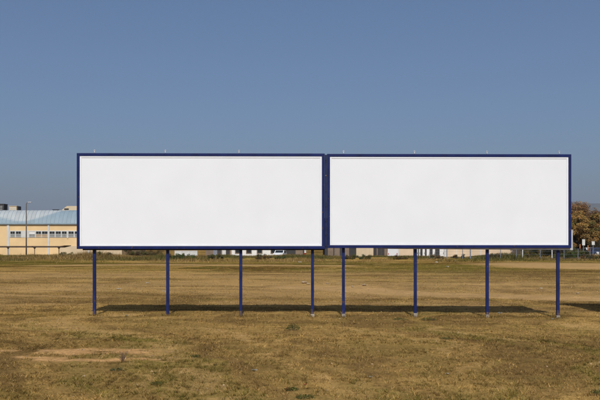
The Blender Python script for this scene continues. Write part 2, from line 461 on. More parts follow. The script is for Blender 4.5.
def billboard(x0, x1, z0, z1, post_x, label, y_mid=None, eye_x=(), footing=True, rail=None, sub_rail=None, frame_w=0.097, yaw=YAW):
    """x0..x1, z0..z1 the outer edge of the blue frame, in metres; local x runs along the board"""
    xm = (x0 + x1) / 2
    ym = board_y(xm) if y_mid is None else y_mid
    root = empty('billboard', (xm, ym, gz(xm, ym)), math.atan(yaw))
    zb = gz(xm, ym)
    hw = (x1 - x0) / 2; a0, a1 = z0 - zb, z1 - zb
    w = frame_w
    # face sheet, its raised rim, the frame bars
    MB().box(-hw + w * .5, hw - w * .5, 0.045, 0.075, a0 + w * .5, a1 - w * .5).build('panel', M['white_sheet'], root)
    t = 0.052
    for (bx0, bx1, bz0, bz1) in ((-hw + w, hw - w, a1 - w - t, a1 - w), (-hw + w, hw - w, a0 + w, a0 + w + t),
                                 (-hw + w, -hw + w + t, a0 + w + t, a1 - w - t), (hw - w - t, hw - w, a0 + w + t, a1 - w - t)):
        MB().box(bx0, bx1, 0.032, 0.050, bz0, bz1, 0.004).build('rim_strip', M['white_trim'], root)
    g0 = w + t; g1 = w + t + .014  # thin strips inside the rim, its soft shading put into their grey
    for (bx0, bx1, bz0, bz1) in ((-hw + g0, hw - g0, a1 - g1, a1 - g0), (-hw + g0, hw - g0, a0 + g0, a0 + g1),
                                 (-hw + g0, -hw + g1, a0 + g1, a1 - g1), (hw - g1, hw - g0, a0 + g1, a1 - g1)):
        MB().box(bx0, bx1, 0.042, 0.050, bz0, bz1).build('shade_strip', M['rim_shade'], root)
    for (bx0, bx1, bz0, bz1) in ((-hw, hw, a1 - w, a1), (-hw, hw, a0, a0 + w), (-hw, -hw + w, a0 + w, a1 - w), (hw - w, hw, a0 + w, a1 - w)):
        MB().box(bx0, bx1, 0.018, 0.11, bz0, bz1, 0.008).build('frame_bar', M['blue_paint'], root)
    # back sheets with joints and horizontal purlins that carry them
    nsh = 6
    for k in range(nsh):
        sx0 = -hw + w + (2 * hw - 2 * w) * k / nsh; sx1 = -hw + w + (2 * hw - 2 * w) * (k + 1) / nsh
        MB().box(sx0 + .004, sx1 - .004, 0.078, 0.090, a0 + w, a1 - w).build('back_sheet', M['sheet_back'], root)
    for zz in (a0 + 0.30, (a0 + a1) / 2, a1 - 0.30):
        MB().box(-hw + .15, hw - .15, 0.112, 0.172, zz - .05, zz + .05, 0.004).build('purlin', M['dark_steel'], root)
    # posts
    for k, xw in enumerate(post_x):
        lx = xw - xm
        yy = ym + yaw * lx + 0.24
        zg = gz(xw, yy) - zb
        p = MB()
        p.box(lx - .049, lx + .049, 0.178, 0.290, zg - 0.45, a1 - 0.05, 0.008)
        po = p.build('post', M['blue_post'], root)
        if footing:
            fb = MB()
            hb = random.uniform(.07, .14); rr = random.uniform(.060, .068)
            fb.box(lx - rr, lx + rr, .235 - rr - .004, .235 + rr + .004, zg - .3, zg + hb, .012)
            fb.build('footing', M['concrete'], po)
        # cap bolts where each post is fixed to the purlins
    for xw in eye_x:
        lx = xw - xm
        e = MB()
        e.tube([(lx, 0.06, a1 - 0.01), (lx, 0.06, a1 + 0.06)], 0.016, 8)
        ring = [(lx + 0.018 * math.cos(q), 0.06, a1 + 0.085 + 0.026 * math.sin(q)) for q in np.linspace(0, 2 * math.pi, 13)]
        e.tube(ring, 0.011, 6, caps=False)
        e.build('lifting_eye', M['galvanised'], root, smooth=True)
    if sub_rail:      # dark angle under the back edge
        MB().box(sub_rail[0] - xm, sub_rail[1] - xm, 0.112, 0.170, a0 - 0.042, a0 + .04).build('bottom_angle', M['dark_steel'], root)
    if rail:          # galvanised angle that shows under and beside the frame, sagging to the right
        ra, rb, dz = rail
        m = MB()
        y0_, y1_ = 0.115, 0.150
        A = ra - xm; B = rb - xm
        prof = [(A, a0 + .02), (B, a0 + .02), (B, a0 - dz), (A, a0 - dz * 0.35)]
        m.prism(prof, y0_, y1_)
        m.build('bottom_angle', M['galvanised'], root)
        MB().box(B - .16, B - .002, y0_ + .002, y1_ - .002, a0 + .022, a0 + .62).build('corner_plate', M['galvanised'], root)
    return root, xm, a0, a1, zb

def bx_(p): return (p - 300.0) / F * 27.5
left_posts = [px(p, board_y(0) + .24) for p in (95.4, 168.2, 241.0, 312.6)]
right_posts = [px(p, board_y(5) + .24) for p in (343.4, 415.3, 487.4, 558.4)]
B1, xm1, a0_1, a1_1, zb1 = billboard(-7.425, 0.828, 2.27, 5.462, left_posts, '', eye_x=[px(p, 27.5) for p in (95, 165.5, 239)], footing=False, sub_rail=(-7.25, 0.83))
tag(B1, 'blank white billboard in a blue frame, the one next to the yellow factory', 'billboard', 'blank billboards in the field')
B2, xm2, a0_2, a1_2, zb2 = billboard(0.905, 9.105, 2.300, 5.450, right_posts, '', eye_x=[px(p, 27.5) for p in (343.7, 415, 488, 561)], rail=(2.6, 9.19, 0.070))
tag(B2, 'blank white billboard in a blue frame, the one nearest the brown trees', 'billboard', 'blank billboards in the field')
# bolted joint plate between the two boards
jp = MB().box(0.834 - xm1, 0.900 - xm1, 0.030, 0.09, a0_1 + 0.005, a1_1 - 0.045).build('joint_plate', M['navy_joint'], B1)
for yy in (159.5, 161.5, 175.5, 191, 206, 221, 235, 246):
    zz = pz(yy, 27.5) - zb1
    MB().tube([(0.867 - xm1, 0.031, zz), (0.867 - xm1, 0.012, zz)], 0.024, 6).build('bolt', M['rust'] if yy == 175.5 else M['dark_steel'], jp)
# footings: the last post of the left board stands in concrete that shows
lp4 = [o for o in B1.children if o.name.startswith('post')][-1]
fx = left_posts[3] - xm1
fzg = gz(left_posts[3], board_y(left_posts[3]) + .24) - zb1
MB().box(fx - .063, fx + .063, .168, .302, fzg - .3, fzg + .09, .012).build('footing', M['concrete'], lp4)
# next board along the row, just outside the picture: its shadow reaches in from the right
B3, *_ = billboard(11.05, 19.3, 1.74, 6.25, [11.7, 14.1, 16.5, 18.7], '', y_mid=28.75)
tag(B3, 'taller blank billboard standing just beyond the right edge, seen only by its shadow', 'billboard', 'blank billboards in the field')

# ------------------------------------------------------------------ vegetation builders
def leaf_cloud(centers, radii, n_each, size, base_cols, jitter=0.35, flat=0.8, seed=0, droop=0.0):
    r = np.random.default_rng(seed)
    V = []; Cc = []
    for (c, rad, n, bc) in zip(centers, radii, n_each, base_cols):
        d = r.normal(size=(n, 3)); d /= np.linalg.norm(d, axis=1)[:, None]
        rr = rad * r.random(n)[:, None] ** 0.45
        p = np.array(c) + d * rr * np.array((1, 1, flat))
        u = r.normal(size=(n, 3)); u /= np.linalg.norm(u, axis=1)[:, None]
        w = np.cross(u, r.normal(size=(n, 3))); w /= np.linalg.norm(w, axis=1)[:, None]
        s = size * (0.6 + 0.8 * r.random(n))[:, None]
        q = np.stack([p - u * s * .5, p + w * s * .35, p + u * s * .5, p - w * s * .35], 1)
        V.append(q.reshape(-1, 3))
        cc = np.array(bc) * (1 + jitter * (r.random(n)[:, None] * 2 - 1)) * (1 + 0.15 * r.normal(size=(n, 3)) * np.array((1, .5, .5)))
        Cc.append(np.repeat(np.clip(cc, .004, .8), 4, axis=0))
    return np.concatenate(V), np.concatenate(Cc)

def make_tree(name, x, y, h, spread, cols, seed, label, group, leaf=0.19, n_leaf=230, trunk_r=0.2, density=1.0):
    r = random.Random(seed)
    z0 = gz(x, y)
    root = empty(name, (x, y, z0))
    tag(root, label, 'tree', group)
    tb = MB()
    tips = []
    def branch(p, d, ln, rad, depth):
        pts = [p]; q = p.copy(); dd = d.copy(); rads = [rad]
        n = 4
        for k in range(n):
            dd = (dd + Vector((r.uniform(-.18, .18), r.uniform(-.18, .18), r.uniform(-.02, .16)))).normalized()
            q = q + dd * ln / n
            pts.append(q.copy()); rads.append(rad * (1 - 0.55 * (k + 1) / n))
        tb.tube(pts, rads, 7 if depth < 2 else 5)
        if depth >= 3:
            tips.append(q); tips.append(pts[2]); return
        nb = 5 if depth == 0 else 4
        for k in range(nb):
            t = pts[-1] if k < 2 else pts[r.choice((2, 3))]
            a = r.uniform(0, 2 * math.pi)
            out = Vector((math.cos(a) * spread, math.sin(a) * spread, r.uniform(.15, .9))).normalized()
            nd = (dd * 0.5 + out * 0.8).normalized()
            branch(t.copy(), nd, ln * r.uniform(.55, .8), rads[-1] * .8, depth + 1)
    branch(Vector((0, 0, -.1)), Vector((r.uniform(-.06, .06), 0, 1)).normalized(), h * 0.32, trunk_r, 0)
    zmax = max(t.z for t in tips)
    k = (h * .94) / zmax
    tb.v = [(p[0] * k, p[1] * k, p[2] * k) for p in tb.v]
    tips = [t * k for t in tips]
    tb.build('trunk', M['bark'], root, smooth=True)
    keep = [t for t in tips if r.random() < density]
    nfill = int(60 * density)
    for _ in range(nfill):
        a = r.uniform(0, 2 * math.pi); ph = math.asin(r.uniform(-.75, .98)); q = r.uniform(.55, 1.0)
        keep.append(Vector((math.cos(a) * math.cos(ph) * h * .40 * spread * q, math.sin(a) * math.cos(ph) * h * .40 * spread * q, h * (.53 + .40 * math.sin(ph) * q))))
    cs = [r.choice(cols) for _ in keep]
    sh = [r.uniform(.7, 1.2) for _ in keep]
    V, Cc = leaf_cloud([tuple(t) for t in keep], [r.uniform(.45, .95) * h / 9 for _ in keep], [int(n_leaf * 1.5)] * len(keep), leaf,
                       [tuple(c * s for c in cc) for cc, s in zip(cs, sh)], seed=seed)
    fast_mesh('crown', V, 4, M['leaf'], Cc, root)
    return root

# ------------------------------------------------------------------ yellow factory on the left
FD = 168.0
def fx_(p): return (p - 300.0) / F * FD
def fz_(y): return pz(y, FD)
X0, X1 = fx_(-70), fx_(122)
fac = empty('factory', ((X0 + X1) / 2, FD, 0)); FX = (X0 + X1) / 2
tag(fac, 'long yellow factory with a band of windows and a blue grey metal roof', 'factory')
FDEP = 26.0
wall_top = fz_(224.5)
MB().box(X0 - FX, X1 - FX, 0, FDEP, -.6, wall_top).build('wall', M['yellow_wall'], fac)
MB().box(fx_(59.5) - FX, X1 - FX, -0.12, -0.002, -.6, fz_(246)).build('plinth', M['cream_wall'], fac)
MB().box(X0 - FX - .1, X1 - FX + .1, -0.35, 0.2, wall_top + 0.002, wall_top + 0.28, .02).build('gutter', M['roof_seam'], fac)
for p, w in ((-32, .2), (8.3, .24), (48.7, .16), (89, .16)):
    MB().box(fx_(p) - w - FX, fx_(p) + w - FX, -0.14, -0.003, -.5, wall_top - .02).build('pilaster', M['off_white'], fac)
# window band
wz0, wz1 = fz_(237.3), fz_(231.2)
def window(p0, p1, kind):
    a, b_ = fx_(p0) - FX, fx_(p1) - FX
    w = empty('window', (0, 0, 0)); bpy.data.objects.remove(w)
    fr = MB()
    t = .055
    fr.box(a, b_, -.10, -.055, wz1 - t, wz1); fr.box(a, b_, -.10, -.055, wz0, wz0 + t)
    fr.box(a, a + t, -.10, -.055, wz0 + t, wz1 - t); fr.box(b_ - t, b_, -.10, -.055, wz0 + t, wz1 - t)
    zm = wz0 + (wz1 - wz0) * .52
    fr.box(a + t, b_ - t, -.095, -.058, zm - .035, zm + .035)
    wo = fr.build('window', M['off_white'], fac)
    if kind != 'blind': MB().box((a + b_) / 2 - .025, (a + b_) / 2 + .025, -.093, -.060, zm + .036, wz1 - t).build('mullion', M['blind'], wo)
    up = {'glass': 'window_glass', 'blind': 'blind', 'tan': 'window_glass'}[kind]
    lo = {'glass': 'blind', 'blind': 'blind', 'tan': 'blind_tan'}[kind]
    if kind == 'blind':
        MB().box(a + t, b_ - t, -.056, -.043, zm + .035, wz1 - t).build('panel', M['white_paint'], wo)
    else:
        for q0, q1 in ((a + t, (a + b_) / 2 - .03), ((a + b_) / 2 + .03, b_ - t)):
            MB().box(q0, q1, -.056, -.043, zm + .035, wz1 - t).build('pane', M[up], wo)
    MB().box(a + t, b_ - t, -.056, -.043, wz0 + t, zm - .035).build('blind', M[lo], wo)
MB().box(fx_(9.6) - FX, fx_(121) - FX, -.042, -.003, wz0 - .06, wz1 + .12).build('window_band', M['off_white'], fac)
for p0, p1, k in ((10.3, 15.2, 'glass'), (15.8, 21.3, 'glass'), (29.2, 35.2, 'blind'), (35.9, 41.4, 'tan'), (41.9, 47.9, 'tan'),
                  (49.4, 55.0, 'glass'), (55.6, 61.2, 'glass'), (61.8, 67.0, 'glass'), (68.4, 74.0, 'glass'), (74.6, 80.2, 'glass'),
                  (80.8, 86, 'glass'), (92, 98, 'glass'), (98.6, 104, 'glass'), (104.6, 110, 'glass')):
    window(p0, p1, k)
MB().box(fx_(67.2) - FX, fx_(68.2) - FX, -.11, -.044, wz0 - .25, wz1 + .25).build('window_post', M['off_white'], fac)
# curved metal roof, built as a grid with a tint per sheet, paler above a wavy line
ridge_h = pz(210.3, FD + 2.5) - wall_top - .28
nseg = 14
V = []; Cc = []
sheet_w = 0.82
nsh = int((X1 - X0) / sheet_w)
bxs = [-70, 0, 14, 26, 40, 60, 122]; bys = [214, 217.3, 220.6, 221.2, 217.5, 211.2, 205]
rr = random.Random(3)
def roof_pt(t):      # t 0..1 from the eave to the ridge
    a = t * math.pi / 2 * 0.92
    return (-0.3 + 0.9 * (1 - math.cos(a)) / (1 - math.cos(math.pi / 2 * .92)) + 1.9 * t, wall_top + .285 + ridge_h * math.sin(a) / math.sin(math.pi / 2 * .92))
seams = MB()
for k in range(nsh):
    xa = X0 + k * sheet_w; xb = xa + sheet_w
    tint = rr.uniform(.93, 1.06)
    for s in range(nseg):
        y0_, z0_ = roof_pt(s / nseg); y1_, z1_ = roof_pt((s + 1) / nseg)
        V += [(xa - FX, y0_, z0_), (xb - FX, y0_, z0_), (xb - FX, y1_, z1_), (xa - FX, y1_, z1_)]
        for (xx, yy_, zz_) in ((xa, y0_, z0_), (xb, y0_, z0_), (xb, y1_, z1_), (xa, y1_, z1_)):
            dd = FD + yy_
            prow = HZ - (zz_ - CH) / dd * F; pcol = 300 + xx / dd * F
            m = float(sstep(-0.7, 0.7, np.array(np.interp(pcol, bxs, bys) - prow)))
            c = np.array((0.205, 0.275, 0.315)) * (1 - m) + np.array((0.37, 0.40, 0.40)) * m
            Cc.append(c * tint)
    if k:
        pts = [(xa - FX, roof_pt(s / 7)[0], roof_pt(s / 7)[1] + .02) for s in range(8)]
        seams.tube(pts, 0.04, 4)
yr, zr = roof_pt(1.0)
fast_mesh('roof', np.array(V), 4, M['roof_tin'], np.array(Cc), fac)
rb = MB()      # far slope and gables close the roof
rb.quad((X0 - FX, yr, zr), (X1 - FX, yr, zr), (X1 - FX, FDEP, wall_top), (X0 - FX, FDEP, wall_top))
rb.build('rear_roof', M['roof_seam'], fac)
for xe in (X0 - FX + .02, X1 - FX - .3):
    g = MB(); prof = [roof_pt(s / 10) for s in range(11)] + [(FDEP, wall_top)]
    g.prism([(a, z - .02) for a, z in prof], xe, xe + .1, axis='x'); g.build('gable', M['yellow_wall'], fac)
seams.build('roof_seams', M['roof_seam'], fac)['kind'] = 'stuff'

# plant boxes on the roof
def roof_box(p0, p1, y0, y1, d, mat, label, name, louvre=True, dep=2.2):
    x0, x1 = px(p0, d), px(p1, d); xm = (x0 + x1) / 2
    zt, zb = pz(y0, d), pz(y1, d)
    o = empty(name, (xm, d, zb)); tag(o, label, 'roof unit', 'plant on the factory roof')
    h = zt - zb; hw = (x1 - x0) / 2
    MB().box(-hw, hw, 0, dep, -.8, h, .04).build('casing', mat, o)
    MB().box(-hw - .08, hw + .08, -.08, dep + .08, h + .002, h + .09).build('lid', mat, o)
    if louvre:
        for k in range(3):
            zc = h * (.25 + .22 * k)
            MB().box(-hw * .7, hw * .7, -.035, -.002, zc - .04, zc + .03).build('louvre', M['off_white'], o)
    return o
roof_box(-6, 3.9, 204.2, 211, FD + 5, M['dark_wall'], 'dark brown plant box on the factory roof at the left edge', 'rooftop_unit')
u = roof_box(9.0, 16.6, 206.3, 211, FD + 5, M['cream_wall'], 'cream rooftop box with a dark end on the factory roof, left of the street lamp', 'rooftop_unit')
d_ = FD + 5
MB().box(px(16.65, d_) - px(12.8, d_), px(17.9, d_) - px(12.8, d_), .1, 2.0, -.8, pz(206.1, d_) - pz(211, d_)).build('dark_end', M['dark_wall'], u)  # dark right end of the cream box, built as its own block
# stair head with a sloped left side, close to the billboard
d_ = FD + 6
x0 = px(60.5, d_); x1 = px(92, d_); zb = pz(211.5, d_)
sh_ = empty('roof_stairhead', ((x0 + x1) / 2, d_, zb)); tag(sh_, 'cream roof structure with sloping left side and dark opening, half behind the billboard', 'roof unit', 'plant on the factory roof')
hw = (x1 - x0) / 2; ht = pz(206.0, d_) - zb
MB().prism([(-hw, -.6), (hw, -.6), (hw, ht), (-hw + 1.35, ht), (-hw, .12)], 0, 3.2).build('wall', M['cream_wall'], sh_)
MB().box(px(64.2, d_) - (x0 + x1) / 2, px(68.8, d_) - (x0 + x1) / 2, -.03, -.002, pz(209.9, d_) - zb, pz(208.4, d_) - zb).build('opening', M['window_glass'], sh_)
sv = roof_box(52.6, 58.2, 209.8, 211.2, FD + 4.6, M['dark_wall'], 'low dark vent lying along the factory roof ridge', 'roof_vent', louvre=False, dep=.6)

# carport canopy in front of the factory
CD = 156.0
def cx_(p): return px(p, CD)
cc_ = cx_(10)
cp = empty('carport', (cc_, CD, 0)); tag(cp, 'long brown carport roof on thin posts in front of the yellow factory', 'carport')
zc0, zc1 = pz(247.6, CD), pz(246.0, CD)
MB().box(cx_(-70) - cc_, cx_(58.5) - cc_, 0, 4.6, zc0, zc1, .03).build('canopy', M['brown_canopy'], cp)
MB().prism([(cx_(58.52) - cc_, zc0 + .02), (cx_(64.5) - cc_, pz(246.0, CD)), (cx_(64.5) - cc_, pz(245.4, CD)), (cx_(58.52) - cc_, zc1 - .02)], .05, 4.5).build('canopy_end', M['brown_canopy'], cp)
for p in (-48, -20, 7, 33.6, 58):
    po = MB().tube([(cx_(p) - cc_, .6, -.3), (cx_(p) - cc_, .6, zc0)], .07, 8).build('post', M['brown_canopy'], cp)
    MB().prism([(cx_(p) - cc_ - .28, zc0 - .002), (cx_(p) - cc_ + .28, zc0 - .002), (cx_(p) - cc_, zc0 - .3)], .55, .65).build('bracket', M['brown_canopy'], po)

# street lamp
LD = 152.0
lx = px(26.3, LD)
lamp = empty('street_lamp', (lx, LD, gz(lx, LD))); tag(lamp, 'tall thin street lamp standing in front of the yellow factory', 'street lamp')
zt = pz(202.4, LD) - gz(lx, LD)
MB().tube([(0, 0, -.3), (0, 0, zt * .5), (0, 0, zt - .35), (.10, -.02, zt - .12), (.35, -.05, zt)], [.14, .115, .085, .07, .06], 8).build('pole', M['lamp_pole'], lamp, smooth=True)
MB().box(.30, .98, -.17, .07, zt - .05, zt + .10, .03).build('lamp_head', M['galvanised'], lamp)
MB().box(.42, .90, -.12, .02, zt - .085, zt - .052).build('lens', M['off_white'], lamp)

# ------------------------------------------------------------------ low buildings seen under the boards
def shed(name, p0, p1, d, ytop, mat, label, cat, dep=9.0, roofm='roof_seam', group=None):
    x0, x1 = px(p0, d), px(p1, d); xm = (x0 + x1) / 2
    o = empty(name, (xm, d, 0)); tag(o, label, cat, group)
    hw = (x1 - x0) / 2; h = pz(ytop, d)
    MB().box(-hw, hw, 0, dep, -.5, h).build('wall', mat, o)
    MB().prism([(-.35, h + .004), (dep + .35, h + .004), (dep + .35, h + .12), (dep / 2, h + 1.1), (-.35, h + .12)], -hw - .2, hw + .2, axis='x').build('roof', M[roofm], o)
    return o, xm, h, hw

BD = 150.0
o, xm, h, hw = shed('long_wall_shed', 447.3, 523.0, BD, 222, M['beige_wall'], 'long beige shed behind the fence under the right billboard', 'shed')
for p in (456, 480.5, 512):
    MB().box(px(p, BD) - xm - .06, px(p, BD) - xm + .06, -.06, -.003, 0, h - .1).build('wall_joint', M['off_white'], o)
o, xm, h, hw = shed('loading_shed', 413.5, 447.0, BD + .5, 220, M['dark_wall'], 'dark shed with tall white doors left of the long beige shed', 'shed')
for p0, p1 in ((415.6, 418.2), (419.2, 420.6), (422.9, 425.2), (427.0, 430.2), (433.0, 435.4), (440.0, 444.2)):
    dr = MB().box(px(p0, BD) - xm, px(p1, BD) - xm, -.12, -.003, -.2, h - 2.2).build('door', M['white_paint'] if p0 not in (419.2, 415.6) else M['off_white'], o)
    MB().box(px(p1, BD) - xm - .12, px(p1, BD) - xm - .06, -.17, -.122, .9, 1.2).build('handle', M['dark_steel'], dr)
MB().box(px(444.4, BD) - xm, px(446.8, BD) - xm, -.2, -.003, -.2, h - 1.2).build('wall_pier', M['off_white'], o)
o, xm, h, hw = shed('small_shed', 396.7, 413.3, BD - .5, 225, M['beige_wall'], 'small plain beige shed beside the right billboard post second from its left', 'shed', dep=7)
MB().box(px(397, BD) - xm, px(398.6, BD) - xm, -.08, -.003, -.2, h - .1).build('corner_trim', M['off_white'], o)
o, xm, h, hw = shed('gate_shed', 356.2, 373.4, BD + 1, 226, M['cream_wall'], 'cream shed with plank doors just right of the dark barn', 'shed', dep=7)
for p0, p1 in ((356.9, 361.1), (361.6, 365.6), (366.1, 369.6), (370.0, 373.0)):
    MB().box(px(p0, BD) - xm, px(p1, BD) - xm, -.07, -.003, -.2, 3.6).build('door_panel', M['cream_wall'], o)
o, xm, h, hw = shed('dark_barn', 325.0, 356.0, BD + 2, 218, M['dark_wall'], 'large dark barn behind the middle gap of the two billboards', 'barn', dep=14)
for p in (331, 337.5, 347):
    MB().box(px(p, BD) - xm - .5, px(p, BD) - xm + .5, -.06, -.003, -.1, 3.2).build('door', M['brown_wall'], o)
o, xm, h, hw = shed('brown_shed', 373.8, 387.6, BD + 4, 228, M['brown_wall'], 'brown shed between the cream shed and the white van', 'shed', dep=6)
for p in (377, 381.5, 385):
    MB().box(px(p, BD) - xm - .3, px(p, BD) - xm + .3, -.06, -.003, .6, 2.6).build('shutter', M['dark_wall'], o)
o, xm, h, hw = shed('dark_garage', 283.5, 304.0, BD + 5, 226, M['dark_wall'], 'dark garage left of the white post under the left billboard', 'garage', dep=8)
MB().box(px(295.5, BD) - xm, px(303, BD) - xm, -.06, -.003, -.1, 2.9).build('door', M['brown_wall'], o)
o, xm, h, hw = shed('white_house', 231.8, 283.0, BD + 8, 224, M['white_paint'], 'low white house with brown shutters behind the parked vans', 'house', dep=9)
for p in (234.5, 246.2, 257.5, 272, 279.5):
    w_ = MB().box(px(p, BD) - xm - .55, px(p, BD) - xm + .55, -.08, -.003, .9, 2.6).build('window', M['brown_wall'], o)
    MB().box(px(p, BD) - xm - .4, px(p, BD) - xm + .4, -.10, -.082, 1.05, 2.45).build('pane', M['window_glass'], w_)
o, xm, h, hw = shed('tan_house', 205.5, 231.5, BD + 9, 227, M['brown_wall'], 'brown house with grey shutters left of the white house', 'house', dep=8)
for p, mt in ((210.0, 'fence_post'), (214.5, 'dark_wall'), (219.5, 'off_white'), (223.5, 'dark_wall'), (228.5, 'blind_tan')):
    MB().box(px(p, BD) - xm - .35, px(p, BD) - xm + .35, -.08, -.003, .6, 2.7).build('shutter', M[mt], o)
wl = empty('white_garden_wall', (px(186, 149), 149, 0)); tag(wl, 'low pale boundary wall half sunk in weeds under the left billboard', 'wall')
hw = px(197.5, 149) - px(186, 149)
for k in range(3):
    MB().box(-hw + 2 * hw * k / 3 + .02, -hw + 2 * hw * (k + 1) / 3 - .02, 0, .2, -.4, pz(251.2, 149)).build('wall_bay', M['off_white'], wl)
    MB().box(-hw + 2 * hw * k / 3, -hw + 2 * hw * (k + 1) / 3 - .005, -.05, .25, pz(251.2, 149) + .003, pz(250.7, 149)).build('coping', M['white_paint'], wl)

# ------------------------------------------------------------------ vehicles by the sheds
def vehicle(name, x, y, rz, kind, paint, label, cat, group='vehicles parked beyond the field'):
    """side profile along local x (front at +x), width along y"""
    o = empty(name, (x, y, gz(x, y)), rz); tag(o, label, cat, group)
    if kind == 'van':
        prof = [(-2.4, .35), (2.35, .35), (2.42, .75), (2.25, 1.08), (1.55, 1.28), (0.95, 1.95), (0.5, 2.12), (-2.35, 2.12), (-2.45, 1.9)]
        W = .92; wb = (-1.5, 1.55); wr = .33
        glass = [((1.50, 1.32), (1.02, 1.88), .10)]
        sides = [((.35, 1.3), (1.28, 1.3), (0.88, 1.82), (.35, 1.86))]
    else:
        prof = [(-2.05, .38), (2.0, .34), (2.08, .68), (1.75, .88), (1.0, .97), (.35, 1.42), (-.2, 1.5), (-1.35, 1.46), (-1.95, .98), (-2.1, .8)]
        W = .86; wb = (-1.28, 1.28); wr = .31
        glass = [((.95, 1.0), (.38, 1.40), .08), ((-1.92, 1.02), (-1.40, 1.42), .08)]
        sides = [((.22, 1.0), (.75, 1.0), (.25, 1.36), (.22, 1.37)), ((-.75, 1.0), (.14, 1.0), (.14, 1.38), (-.7, 1.40)), ((-1.6, 1.02), (-.83, 1.0), (-.78, 1.38), (-1.28, 1.37))]
    bm_ = MB(); n = len(prof)
    # loft with a little tumblehome
    rings = []
    for t, s_in in ((-W, .0), (-W * .93, 1.0), (W * .93, 1.0), (W, .0)):
        ring = []
        for (a_, z_) in prof:
            tum = 1 - .10 * max(0, (z_ - .95) / .6) if kind != 'van' else 1 - .04 * max(0, z_ - 1)
            sc_ = 1.0 if s_in else .985
            ring.append((a_ * sc_, t * tum, .35 + (z_ - .35) * (1.0 if s_in else .99)))
        rings.append(ring)
    i0 = 0
    for ring in rings: bm_.v += ring
    for k in range(3):
        for j in range(n):
            bm_.f.append((k * n + j, k * n + (j + 1) % n, (k + 1) * n + (j + 1) % n, (k + 1) * n + j))
    bm_.f.append(tuple(range(n))); bm_.f.append(tuple(3 * n + j for j in reversed(range(n))))
    bm_.build('body', paint, o)
    for (a0, z0), (a1, z1), ins in glass:
        nrm = Vector((z1 - z0, 0, a0 - a1)).normalized() * .012
        if a0 < 0: nrm = -nrm
        if nrm.z < 0: nrm = -nrm
        m = MB(); ww = W - .14
        pts = [(a0 + nrm.x, -ww, z0 + nrm.z), (a0 + nrm.x, ww, z0 + nrm.z), (a1 + nrm.x, ww * .92, z1 + nrm.z), (a1 + nrm.x, -ww * .92, z1 + nrm.z)]
        m.quad(*pts); m.build('windscreen', M['window_glass'], o)
    for sgn in (-1, 1):
        for poly in sides:
            m = MB(); i = len(m.v)
            for (a_, z_) in poly:
                tum = 1 - .10 * max(0, (z_ - .95) / .6) if kind != 'van' else 1 - .04 * max(0, z_ - 1)
                m.v.append((a_, sgn * (W * tum + .012), z_))
            m.f.append(tuple(range(len(poly)))); m.build('side_window', M['window_glass'], o)
        for xw in wb:
            t = MB(); t.tube([(xw, sgn * (W - .17), wr), (xw, sgn * (W + .02), wr)], wr, 18)
            to = t.build('wheel', M['tyre'], o)
            MB().tube([(xw, sgn * (W + .005), wr), (xw, sgn * (W + .03), wr)], wr * .6, 12).build('rim', M['galvanised'], to)
        xe = prof[1][0] + .05
        MB().box(xe - .12, xe + .03, sgn * (W - .30) - .14, sgn * (W - .30) + .14, .66, .80, .02).build('headlight', M['off_white'], o)
        MB().box(-prof[1][0] - .12, -prof[1][0] + .02, sgn * (W - .18) - .07, sgn * (W - .18) + .07, .72, 1.0, .02).build('tail_light', M['tail_red'], o)
    return o
vehicle('parked_car', px(280.0, 146), 146, R(-100), 'car', M['car_white'], 'white car facing the field just left of the dark garage', 'car')
vehicle('parked_van', px(392.5, 146), 146, R(85), 'van', M['car_white'], 'white van parked end on between the brown shed and small beige shed', 'van')
vehicle('parked_car', px(599, 137), 137, R(15), 'car', M['car_blue'], 'dark blue car at the right edge under the brown tree', 'car')
vehicle('parked_car', px(590.5, 138), 138, R(-95), 'car', M['car_white'], 'white car half hidden by shrubs left of the dark blue car', 'car')

# little posts
def pole_thing(p, d, ytop, rad, mat, label, cat, name, cap=None):
    x = px(p, d); z = gz(x, d); h = pz(ytop, d) - z
    o = empty(name, (x, d, z)); tag(o, label, cat)
    MB().tube([(0, 0, -.3), (0, 0, h)], rad, 8).build('shaft', mat, o)
    MB().tube([(0, 0, h + .001), (0, 0, h + .06), (0, 0, h + .10)], [rad * 1.25, rad * 1.25, rad * .4], 8).build('cap', cap or mat, o)
    return o
o = pole_thing(305.2, 143, 250.8, .17, M['white_paint'], 'short white post with a red band right of the dark garage', 'post', 'marker_post')
hh = pz(253.5, 143) - o.location.z
MB().tube([(0, 0, hh - .22), (0, 0, hh + .1)], .178, 10).build('band', M['tail_red'], o)
pole_thing(580.0, 136, 244.8, .09, M['orange_paint'], 'thin orange post left of the tall white board under the brown tree', 'post', 'marker_post')
pole_thing(588.0, 136, 246.2, .09, M['orange_paint'], 'thin orange post right of the tall white board under the brown tree', 'post', 'marker_post')

def sign_board(p, d, ytop, ybot, w, label):
    x = px(p, d); z = gz(x, d)
    o = empty('sign_board', (x, d, z)); tag(o, label, 'sign', 'white boards under the autumn trees')
    za, zb_ = pz(ybot, d) - z, pz(ytop, d) - z
    MB().tube([(0, .06, -.3), (0, .06, zb_ - .05)], .045, 8).build('post', M['fence_post'], o)
    MB().box(-w / 2, w / 2, -.03, .01, za, zb_, .01).build('board', M['off_white'], o)
    MB().box(-w / 2 - .03, w / 2 + .03, -.035, .02, zb_ + .002, zb_ + .04).build('edge_strip', M['off_white'], o)
sign_board(583.6, 134.5, 239.6, 245.4, .48, 'tall narrow white board on a post between the two thin orange posts')
sign_board(593.2, 134.5, 241.6, 245.0, .48, 'smaller white board on a post above the dark blue car at the right')

